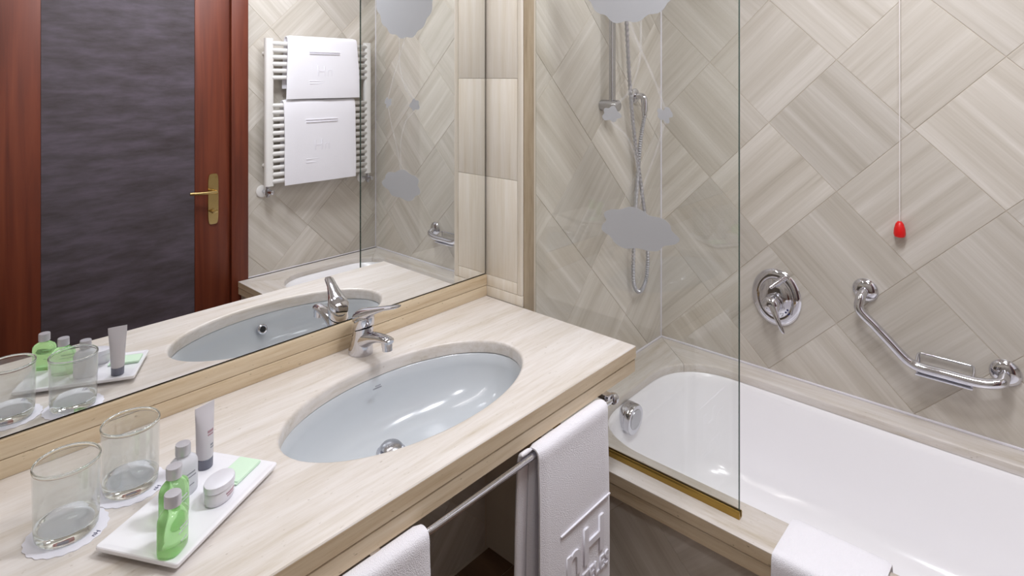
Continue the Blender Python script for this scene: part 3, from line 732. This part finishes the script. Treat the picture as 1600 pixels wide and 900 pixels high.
# ------------------------------------------------------------------ grab bar with soap basket
gb = tag(empty('grab_bar', (XT, 0.31, 0.75)), 'angled chrome grab bar with wire soap basket on the tub wall', 'grab bar')
GO = 0.062
def gp(u, v, off=GO): return atX(u, v, XT - off)
f1, f2 = Vector((XT, 0.503, 0.863)), Vector((XT, 0.124, 0.698))
for c in (f1, f2):
    lathe('wall_flange', c, (-1, 0, 0), [(0.040, 0.0002), (0.0405, 0.003), (0.037, 0.009), (0.028, 0.014), (0.018, 0.017)], 'chrome', gb, 36)
bend = gp(1424, 571)
s1 = gp(1343, 484); s2 = gp(1528, 598)
e1 = (s1 - bend).normalized(); e2 = (s2 - bend).normalized()
path = [f1 + Vector((-0.004, 0, 0)), f1 + Vector((-0.03, 0.001, -0.004)), f1 + Vector((-0.05, 0.004, -0.014)), s1, s1.lerp(bend, 0.3), s1.lerp(bend, 0.6), bend + e1 * 0.03, bend + e1 * 0.008 + e2 * 0.008, bend + e2 * 0.03, bend.lerp(s2, 0.5), s2, f2 + Vector((-0.052, 0.012, -0.018)), f2 + Vector((-0.034, 0.002, -0.008)), f2 + Vector((-0.004, 0, 0))]
tube('bar', path, 0.0155, 'chrome', gb, 20, per=5)
bk = empty('soap_basket', bend); bk.parent = gb; bk.matrix_parent_inverse = MW[gb.name].inverted(); MW['soap_basket'] = MW[bk.name]
zb = (bend.z + s2.z) / 2 - 0.002
ya, yb_ = bend.y - 0.012, s2.y + 0.012
za = zb + 0.028
tube('basket_rim', smooth_path([(XT - GO - 0.004, ya, zb + 0.012), (XT - 0.03, ya, za), (XT - 0.016, ya - 0.006, za + 0.003), (XT - 0.014, ya - 0.02, za + 0.003), (XT - 0.014, yb_ + 0.02, za + 0.003), (XT - 0.016, yb_ + 0.006, za + 0.003), (XT - 0.03, yb_, za), (XT - GO - 0.004, yb_, zb + 0.012)], 4), 0.0032, 'chrome', bk, 10)
for k in range(5):
    xx = XT - 0.052 + k * 0.009
    tube('basket_wire', [(xx, ya - 0.004, zb - 0.012), (xx, yb_ + 0.004, zb - 0.012)], 0.0022, 'chrome', bk, 8)
for yy in (ya - 0.003, yb_ + 0.003):
    tube('basket_side', [(XT - GO - 0.002, yy, zb - 0.014), (XT - 0.016, yy, zb - 0.014), (XT - 0.0145, yy, za + 0.002)], 0.0026, 'chrome', bk, 8)
box('basket_plate', (XT - GO - 0.012, yb_, zb - 0.0215), (XT - 0.02, ya, zb - 0.0185), 'brushed_light', bk, 0.001)

# ------------------------------------------------------------------ emergency pull cord
pcx, pcy = XT - 0.019, 0.398
pc = tag(empty('pull_cord', (pcx, pcy, 1.07)), 'thin white emergency cord with red pull hanging by the tub wall', 'pull cord')
tube('cord', [(pcx, pcy, 1.118), (pcx, pcy, 1.6), (pcx, pcy + 0.001, 2.1), (pcx, pcy, CEIL)], 0.0014, 'cord', pc, 8)
lathe('red_pull', (pcx, pcy, 1.068), (0, 0, 1), [(0.008, 0), (0.0155, 0.003), (0.0178, 0.012), (0.0165, 0.028), (0.012, 0.045), (0.006, 0.053), (0.002, 0.054)], 'red', pc, 20)

# ------------------------------------------------------------------ towels
def towel_sheet(name, path2d, w0, w1, axis, mat, parent=None, th=0.009, wave=0.002, seed=0, nx=20, flare=0.0, smoothp=3):
    """a folded towel: path2d = (side, z) centre line of the cloth, extruded along axis from w0 to w1"""
    rnd = random.Random(seed)
    P = smooth_path([Vector((a, 0, b)) for a, b in path2d], smoothp)
    L = [0.0]
    for a, b in zip(P, P[1:]): L.append(L[-1] + (b - a).length)
    N = []
    for i in range(len(P)):
        d = (P[min(i + 1, len(P) - 1)] - P[max(i - 1, 0)]).normalized(); N.append(Vector((-d.z, 0, d.x)))
    ph = [rnd.uniform(0, 6.28) for _ in range(6)]
    rings = []
    zs = [p.z for p in P]; zmax, zmin = max(zs), min(zs)
    for k in range(nx + 1):
        t = k / nx
        ring = []
        edge = min(t, 1 - t) * (w1 - w0)
        tt = th * (0.35 + 0.65 * min(1, (edge / (th * 0.7)) ** 0.5 if edge > 0 else 0))
        for sgn in (1, -1):
            seq = range(len(P)) if sgn > 0 else range(len(P) - 1, -1, -1)
            for i in seq:
                low = (zmax - P[i].z) / max(zmax - zmin, 1e-6)
                wv = wave * low * (math.sin(t * 5.1 + ph[0] + low) + 0.6 * math.sin(t * 11 + ph[1] - 2 * low))
                endk = 0.55 if i in (0, len(P) - 1) else 1.0
                q = P[i] + N[i] * (sgn * tt / 2 * endk + wv)
                s = w0 + (w1 - w0) * t + flare * (t - 0.5) * low + 0.0012 * math.sin(low * 9 + ph[2] + t * 3)
                ring.append(Vector((s, q.x, q.z)) if axis == 'x' else Vector((q.x, s, q.z)))
        rings.append(ring)
    return loft(name, rings, mat, parent, angle=70)

# towel rail below the counter
TRY, TRZ = 0.858, 0.771
tr = tag(empty('towel_rail', (0.9, TRY, TRZ)), 'chrome towel rail fixed below the counter front', 'towel rail')
tube('rail', [(0.40, TRY, TRZ), (1.335, TRY, TRZ)], 0.0072, 'chrome', tr, 16)
for bx in (0.615, 1.322):
    b = box('bracket', (bx - 0.011, TRY - 0.004, TRZ + 0.004), (bx + 0.011, TRY + 0.030, ZT - 0.0712), 'chrome', tr, 0.002)
lathe('end_knob', (1.333, TRY, TRZ), (1, 0, 0), [(0.009, 0), (0.0135, 0.003), (0.0145, 0.010), (0.012, 0.017), (0.004, 0.020)], 'chrome', tr, 20)
def rail_towel(name, x0, x1, front, back, label, seed, shift_back=0.0):
    r = 0.0145
    y = TRY; zt_ = TRZ
    pth = [(y - r - 0.006, zt_ - front), (y - r - 0.005, zt_ - front * 0.6), (y - r - 0.003, zt_ - front * 0.25), (y - r, zt_ - 0.03), (y - r, zt_ - 0.002), (y - 0.0105, zt_ + 0.0105), (y, zt_ + r), (y + 0.0105, zt_ + 0.0105), (y + r, zt_ - 0.002), (y + r + 0.001, zt_ - 0.03), (y + r + 0.006, zt_ - back * 0.4), (y + r + 0.010, zt_ - back)]
    t = tag(empty(name, ((x0 + x1) / 2, y, zt_ - front)), label, 'towel', 'hand towels on the rail below the counter')
    towel_sheet('cloth', pth, x0, x1, 'x', 'terry', t, th=0.011, wave=0.0018, seed=seed)
    return t
t1 = rail_towel('hand_towel', 1.020, 1.292, 0.52, 0.50, 'folded white hand towel with woven lettering beside the bathtub', 2)
towel_sheet('back_fold', [(TRY + 0.026, TRZ - 0.50), (TRY + 0.022, TRZ - 0.2), (TRY + 0.016, TRZ - 0.03), (TRY + 0.0145, TRZ - 0.002), (TRY + 0.0105, TRZ + 0.0105), (TRY + 0.002, TRZ + 0.0145)], 0.985, 1.019, 'x', 'terry', t1, th=0.009, seed=6, nx=8)
t2 = rail_towel('hand_towel', 0.44, 0.712, 0.52, 0.50, 'folded white hand towel at the end of the rail nearer the tray', 4)
FY = TRY - 0.0145 - 0.0125
for T, xo in ((t1, 0.0), (t2, -0.58)):
    box('woven_panel_line', (1.085 + xo, FY - 0.0016, TRZ - 0.205), (1.284 + xo, FY + 0.003, TRZ - 0.201), 'terry_hem', T, 0.001)
    text('woven_lettering', 'nH', 'terry_hem', 0.118, (1.100 + xo, FY + 0.0008, TRZ - 0.318), (1, 0, 0), (0, 0, 1), T, 0.0028, bold=0.002, sx=1.12)
    text('woven_lettering', 'HOTELES', 'terry_hem', 0.046, (1.100 + xo, FY + 0.0008, TRZ - 0.368), (1, 0, 0), (0, 0, 1), T, 0.0024, sx=0.95)

# bath mat folded over the tub's front ledge
bmx0, bmx1 = XL - 0.012, TO[0] + 0.016
mt = tag(empty('bath_mat', (1.54, 0.39, ZL)), 'folded white bath mat draped over the tub front ledge', 'bath mat')
mz = ZL + 0.0068
towel_sheet('cloth', [(bmx0, ZL - 0.30), (bmx0, ZL - 0.15), (bmx0, ZL - 0.03), (bmx0 + 0.004, mz - 0.006), (bmx0 + 0.018, mz), (1.54, mz), (bmx1 - 0.024, mz), (bmx1 - 0.006, mz - 0.008), (bmx1, ZL - 0.035), (bmx1 + 0.006, ZL - 0.08), (bmx1 + 0.022, ZL - 0.17)], 0.285, 0.503, 'y', 'terry', mt, th=0.012, wave=0.0014, seed=9, nx=16)
for (yy0, yy1, zz0, zz1) in ((0.31, 0.478, -0.075, -0.070), (0.31, 0.478, -0.165, -0.160), (0.473, 0.478, -0.165, -0.07), (0.31, 0.315, -0.165, -0.07)):
    box('woven_frame', (bmx0 - 0.0088, yy0, ZL + zz0), (bmx0 - 0.004, yy1, ZL + zz1), 'terry_hem', mt, 0.001)
text('woven_lettering', 'nH', 'terry_hem', 0.075, (bmx0 - 0.0068, 0.455, ZL - 0.145), (0, -1, 0), (0, 0, 1), mt, 0.0022)

# ------------------------------------------------------------------ towel radiator on the door wall
ra = tag(empty('towel_radiator', (1.96, YB, 0.98)), 'white ladder towel radiator on the tiled wall', 'radiator')
RYc = YB + 0.062
for (xa, xb) in ((1.603, 1.652), (2.258, 2.307)):
    loft('upright', [circ(((xa + xb) / 2, RYc - 0.004, zz), (1, 0, 0), (0, 1, 0), (xb - xa) / 2, 0.019, 24, 3.0) for zz in (0.988, 0.99, 1.8235, 1.8255)], 'radiator', ra)
    for zz in (1.74, 1.10):
        lathe('wall_bracket', ((xa + xb) / 2, YB + 0.0005, zz), (0, 1, 0), [(0.012, 0), (0.012, 0.045)], 'radiator', ra, 14)
rz = [1.797 - 0.039 * k for k in range(6)] + [1.443 - 0.0392 * k for k in range(12)]
rung = bmesh.new(); bm_loft(rung, [circ((x, 0, 0), (0, 1, 0), (0, 0, 1), 0.012, 0.0125, 14) for x in (1.640, 2.27)])
bmesh.ops.recalc_face_normals(rung, faces=rung.faces)
rme = bpy.data.meshes.new('rung'); rung.to_mesh(rme); rung.free(); rme.materials.append(M['radiator'])
for p in rme.polygons: p.use_smooth = True
for zz in rz:
    o = bpy.data.objects.new('rung', rme); COL.objects.link(o); o.parent = ra; o.matrix_parent_inverse = MW[ra.name].inverted(); o.location = (0, RYc + 0.004, zz)
for xv in (1.622, 2.288):
    v = lathe('valve', (xv, RYc - 0.004, 0.989), (0, 0, -1), [(0.012, 0), (0.012, 0.018), (0.016, 0.02), (0.016, 0.05), (0.011, 0.053), (0.011, 0.062)], 'chrome', ra, 18)
    tube('valve_pipe', [(xv, RYc - 0.004, 0.955), (xv - 0.004, YB + 0.006, 0.955)], 0.009, 'chrome', v, 12)
    lathe('valve_head', (xv, RYc - 0.004, 0.955), (0.3, 1, 0), [(0.013, 0.01), (0.014, 0.02), (0.0125, 0.038), (0.006, 0.041)], 'chrome', v, 16)
    lathe('rosette', (xv - 0.008, YB + 0.0005, 0.955), (0, 1, 0), [(0.034, 0), (0.034, 0.006), (0.026, 0.010), (0.010, 0.011)], 'radiator', v, 24)
def rad_towel(name, x0, x1, ztop, zbot, label, seed, flare):
    yc = RYc + 0.004; r = 0.021
    pth = [(yc + r + 0.010, zbot), (yc + r + 0.010, zbot + (ztop - zbot) * 0.35), (yc + r + 0.006, ztop - 0.10), (yc + r, ztop - 0.03), (yc + r * 0.75, ztop - 0.006), (yc, ztop + 0.002), (yc - r * 0.75, ztop - 0.006), (yc - r, ztop - 0.03), (yc - r - 0.002, ztop - 0.12), (yc - r - 0.002, zbot + 0.06)]
    t = tag(empty(name, ((x0 + x1) / 2, yc, zbot)), label, 'towel', 'bath towels on the radiator')
    towel_sheet('cloth', pth[::-1], x0, x1, 'x', 'terry', t, th=0.012, wave=0.002, seed=seed, flare=flare)
    fy = yc + r + 0.0155
    for k, zz in enumerate((0.24, 0.27, 0.72, 0.76)):
        zq = ztop - (ztop - zbot) * zz
        box('woven_band', (x0 + 0.13, fy - 0.006, zq), (x1 - 0.13, fy + 0.0012, zq + 0.005), 'terry_hem', t, 0.001)
    zc = ztop - (ztop - zbot) * 0.55
    text('woven_lettering', 'nH', 'terry_hem', 0.09, ((x0 + x1) / 2, fy - 0.0005, zc - 0.03), (-1, 0, 0), (0, 0, 1), t, 0.0016, align='CENTER')
rad_towel('bath_towel', 1.726, 2.186, 1.838, 1.478, 'folded white bath towel over the top of the radiator', 11, 0.03)
rad_towel('bath_towel', 1.703, 2.172, 1.468, 0.985, 'longer folded white bath towel on the lower radiator rungs', 12, 0.0)

# ------------------------------------------------------------------ tray with toiletries
TZ = ZT + 0.0165
q = [atZ(u, v, TZ) for u, v in ((140, 858), (283, 877), (437, 716), (323, 709))]
tcn = sum(q, Vector()) / 4
e_l = ((q[2] - q[1]) + (q[3] - q[0])).normalized(); e_s = ((q[0] - q[1]) + (q[3] - q[2]))
TL = ((q[2] - q[1]).length + (q[3] - q[0]).length) / 2; TW = ((q[0] - q[1]).length + (q[3] - q[2]).length) / 2
trz = math.atan2(e_l.y, e_l.x)
ty = tag(empty('toiletries_tray', (tcn.x, tcn.y, ZT), trz), 'rectangular white ceramic tray holding toiletries', 'tray')
def rr2(hx, hy, r, z, n=5): return [V3(p, z) for p in rrect(-hx, hx, -hy, hy, r, n, 2.0)]
hx, hy = TL / 2, TW / 2
loft('tray_plate', [rr2(hx - 0.014, hy - 0.014, 0.004, 0.0046), rr2(hx - 0.002, hy - 0.002, 0.004, 0.0075), rr2(hx, hy, 0.005, 0.0105), rr2(hx, hy, 0.005, 0.0148), rr2(hx - 0.0012, hy - 0.0012, 0.004, 0.016), rr2(hx - 0.005, hy - 0.005, 0.004, 0.0162), rr2(hx - 0.010, hy - 0.010, 0.004, 0.0145)], 'traywhite', ty, local=True, angle=40)
loft('tray_foot', [rr2(hx - 0.02, hy - 0.02, 0.004, 0.0), rr2(hx - 0.02, hy - 0.02, 0.004, 0.0047)], 'traywhite', ty, local=True)
TS = ZT + 0.0146
def bottle(name, cap_uv, mat, label, rz, group=None):
    p = atZ(cap_uv[0], cap_uv[1], TS + 0.088)
    b = tag(empty(name, (p.x, p.y, TS), rz), label, 'bottle', group)
    U, W = (1, 0, 0), (0, 1, 0)
    pr_ = [(0.0225, 0.0155, 0.0), (0.0245, 0.0170, 0.002), (0.0252, 0.0175, 0.008), (0.0252, 0.0175, 0.046), (0.0245, 0.0172, 0.053), (0.0215, 0.0155, 0.059), (0.0155, 0.0125, 0.0635), (0.0105, 0.0100, 0.066), (0.0095, 0.0095, 0.070)]
    loft('bottle_body', [circ((0, 0, z), U, W, a, c, 32, 2.5 if a > 0.02 else 2.0) for a, c, z in pr_], mat, b, local=True, angle=50)
    lathe('cap', (0, 0, 0.0685), (0, 0, 1), [(0.0105, 0), (0.0122, 0.001), (0.0122, 0.0165), (0.0116, 0.0185), (0.002, 0.019)], 'cap_metal', b, 24, local=True)
    ink = 'lotion' if mat == 'green' else 'greyink'
    for k, (w, zz, h) in enumerate(((0.018, 0.038, 0.0022), (0.022, 0.032, 0.0016), (0.014, 0.018, 0.0016))):
        box('printed_line', (-w / 2, -0.0179, zz), (w / 2, -0.0172, zz + h), ink, b, local=True)
    return b
bottle('shower_gel_bottle', (270, 769), 'green', 'front green shower gel bottle with silver cap on the tray', trz + 0.15, 'green gel bottles')
bottle('shower_gel_bottle', (272, 727), 'green', 'green shower gel bottle standing behind the other green one', trz + 0.05, 'green gel bottles')
bottle('lotion_bottle', (286, 692), 'lotion', 'small milky white bottle with silver cap on the tray', trz - 0.1)
def arc_print(a, b, d0, d1, z0, z1, mat, parent, n=10):
    """a printed line that follows an oval wall, from angle d0 to d1 (degrees)"""
    bm = bmesh.new(); rings = []
    for i in range(n + 1):
        t = math.radians(d0 + (d1 - d0) * i / n); c, s_ = math.cos(t), math.sin(t)
        o, q_ = (1.0, 1.02)
        rings.append([Vector((a * c * k, b * s_ * k, z)) for k, z in ((o, z0), (q_, z0), (q_, z1), (o, z1))])
    bm_loft(bm, rings)
    return from_bm('printed_line', bm, mat, parent, False, True)
# tube standing on its cap
tp = atZ(320, 729, TS)
tu = tag(empty('cream_tube', (tp.x, tp.y, TS), 0.25), 'pearly cosmetic tube standing on its grey cap', 'tube')
U, W = (1, 0, 0), (0, 1, 0)
lathe('cap', (0, 0, 0.0003), (0, 0, 1), [(0.0132, 0), (0.0138, 0.001), (0.0142, 0.018), (0.0135, 0.0187)], 'tube_cap', tu, 28, local=True)
loft('tube_body', [circ((0, 0, z), U, W, a, c, 28) for a, c, z in ((0.0138, 0.0138, 0.019), (0.0148, 0.0146, 0.024), (0.0158, 0.0138, 0.05), (0.0175, 0.0105, 0.078), (0.0192, 0.0055, 0.097), (0.0198, 0.0018, 0.106), (0.0200, 0.0010, 0.116))], 'tube_body', tu, local=True, angle=60)
for d0, d1, z0, z1, aa, bb, mt_ in ((-98, -52, 0.0655, 0.0705, 0.0170, 0.0117, 'plum'), (-98, -56, 0.0605, 0.0640, 0.0166, 0.0122, 'plum'), (-84, -58, 0.0420, 0.0455, 0.0155, 0.0141, 'greyink'), (-84, -54, 0.0375, 0.0400, 0.0153, 0.0143, 'greyink')):
    arc_print(aa, bb, d0, d1, z0, z1, mt_, tu)
# oval cream jar
jp = atZ(343, 778, TS)
ja = tag(empty('cream_jar', (jp.x, jp.y, TS), 0.55), 'low oval white cream jar with satin lid', 'jar')
loft('jar_body', [circ((0, 0, z), U, W, a, a * 0.72, 36) for a, z in ((0.025, 0.0), (0.0275, 0.002), (0.0285, 0.006), (0.0285, 0.021), (0.0275, 0.023))], 'jar', ja, local=True)
loft('lid', [circ((0, 0, z), U, W, a, a * 0.73, 36) for a, z in ((0.0288, 0.0232), (0.0298, 0.0238), (0.0298, 0.0315), (0.0288, 0.0335), (0.020, 0.0345), (0.002, 0.0348))], 'lid', ja, local=True)
for d0, d1, z0, z1 in ((-108, -64, 0.0140, 0.0165), (-104, -70, 0.0100, 0.0118)):
    arc_print(0.0285, 0.0285 * 0.72, d0, d1, z0, z1, 'plum', ja)
# soap sachet
sq = [atZ(u, v, TS + 0.004) for u, v in ((347, 744), (377, 757), (402, 722), (368, 714))]
sc_ = sum(sq, Vector()) / 4
so = tag(empty('soap_sachet', (sc_.x, sc_.y, TS), trz), 'flat pale green soap sachet at the far end of the tray', 'soap')
loft('sachet', [rr2(0.031, 0.0215, 0.003, 0.0002), rr2(0.033, 0.023, 0.003, 0.003), rr2(0.032, 0.022, 0.003, 0.0058), rr2(0.022, 0.012, 0.003, 0.0068)], 'soap', so, local=True)
box('crimp', (-0.036, -0.0225, 0.0022), (-0.031, 0.0225, 0.0034), 'soap', so, local=True)

# ------------------------------------------------------------------ tumblers on paper coasters
def tumbler(c, label, clabel):
    n = 64
    co = tag(empty('paper_coaster', (c[0], c[1], ZT)), clabel, 'coaster', 'paper coasters under the tumblers')
    pts = [Vector(((0.0572 + 0.0011 * math.cos(20 * a)) * math.cos(a), (0.0572 + 0.0011 * math.cos(20 * a)) * math.sin(a), 0)) for a in [2 * PI * i / 120 for i in range(120)]]
    prism('coaster_disc', pts, (0, 0, 1), 0.0002, 0.0014, 'paper', co, local=True)
    text('coaster_print', 'nH', 'ink', 0.011, (0.026, -0.0468, 0.0016), (0.86, 0.5, 0), (-0.5, 0.86, 0), co, 0.0002, local=True)
    g = tag(empty('drinking_glass', (c[0], c[1], ZT + 0.0015)), label, 'glass', 'clear tumblers on the counter')
    pf = [(0.0445, 0.0195), (0.0452, 0.06), (0.0462, 0.1120), (0.0444, 0.1120), (0.0436, 0.06), (0.0430, 0.0195)]
    loft('glass_wall', lathe_rings((0, 0, 0), (0, 0, 1), pf, 56), 'glass', g, False, False, local=True, angle=50)
    pb = [(0.002, 0.0), (0.036, 0.0), (0.041, 0.002), (0.0435, 0.007), (0.0445, 0.0193), (0.0430, 0.0193), (0.040, 0.0165), (0.034, 0.0150), (0.002, 0.0147)]
    loft('rim', lathe_rings((0, 0, 0), (0, 0, 1), [(0.0467, 0.1125), (0.0471, 0.1150), (0.0466, 0.1178), (0.0455, 0.1188), (0.0442, 0.1178), (0.0437, 0.1150), (0.0441, 0.1125), (0.0467, 0.1125)], 56), 'glass_base', g, False, False, local=True, angle=60)
    loft('glass_base', lathe_rings((0, 0, 0), (0, 0, 1), pb, 56), 'glass_base', g, local=True, angle=50)
tumbler((0.2485, 1.2015), 'clear glass tumbler nearest the viewer, leftmost on the counter', 'scalloped white paper coaster under the nearer tumbler')
tumbler((0.3535, 1.2495), 'clear glass tumbler beside the small milky bottle', 'scalloped white paper coaster under the tumbler by the splashback')

# ------------------------------------------------------------------ ceiling lamps
def lens_mat(rgb, s):
    t = NT('lit lamp lens'); e = t.n('ShaderNodeEmission'); e.inputs[0].default_value = (*rgb, 1); e.inputs[1].default_value = s; return t.done(e.outputs[0])
names = ['in the middle of the room', 'at the tub side of the room', 'before the door']
for (x, y, wts, rgb), nm in zip(LAMPS, names):
    la = tag(empty('ceiling_downlight', (x, y, CEIL)), 'round recessed ceiling lamp ' + nm, 'lamp', 'recessed ceiling lamps')
    lathe('trim_ring', (x, y, CEIL), (0, 0, -1), [(0.185, 0.0), (0.185, 0.006), (0.164, 0.009), (0.160, 0.002)], 'radiator', la, 36, cap1=False)
    lathe('lens', (x, y, CEIL), (0, 0, -1), [(0.160, 0.0003), (0.158, 0.003)], lens_mat(rgb, wts * 0.5), la, 36)
    ld = bpy.data.lights.new('lamp_light', 'AREA'); ld.shape = 'DISK'; ld.size = 0.31; ld.energy = wts; ld.color = rgb
    lo = bpy.data.objects.new('lamp_light', ld); COL.objects.link(lo); lo.location = (x, y, CEIL - 0.012); lo.parent = la; lo.matrix_parent_inverse = MW[la.name].inverted()
# tube lamp on the wall above the mirror
mx0, mlen, mzz, mw_, mrgb = MIRROR_LAMP
ml = tag(empty('mirror_lamp', (mx0, YM, mzz)), 'long tube lamp mounted on the wall above the mirror', 'lamp')
box('lamp_housing', (mx0 - mlen / 2 - 0.03, YM + 0.0115 - 0.05, mzz), (mx0 + mlen / 2 + 0.03, YM + 0.0115, mzz + 0.05), 'radiator', ml, 0.004)
tube('lamp_tube', [(mx0 - mlen / 2, YM - 0.065, mzz + 0.02), (mx0 + mlen / 2, YM - 0.065, mzz + 0.02)], 0.018, lens_mat(mrgb, 6), ml, 16)
for sx in (-1, 1): box('tube_holder', (mx0 + sx * (mlen / 2 + 0.012) - 0.012, YM - 0.088, mzz - 0.002), (mx0 + sx * (mlen / 2 + 0.012) + 0.012, YM - 0.036, mzz + 0.044), 'radiator', ml, 0.003)
ld = bpy.data.lights.new('lamp_light', 'AREA'); ld.shape = 'RECTANGLE'; ld.size = mlen; ld.size_y = 0.05; ld.energy = mw_; ld.color = mrgb
lo = bpy.data.objects.new('lamp_light', ld); COL.objects.link(lo); lo.location = (mx0, YM - 0.075, mzz - 0.004); lo.rotation_euler = (-0.35, 0, 0); lo.parent = ml; lo.matrix_parent_inverse = MW[ml.name].inverted()
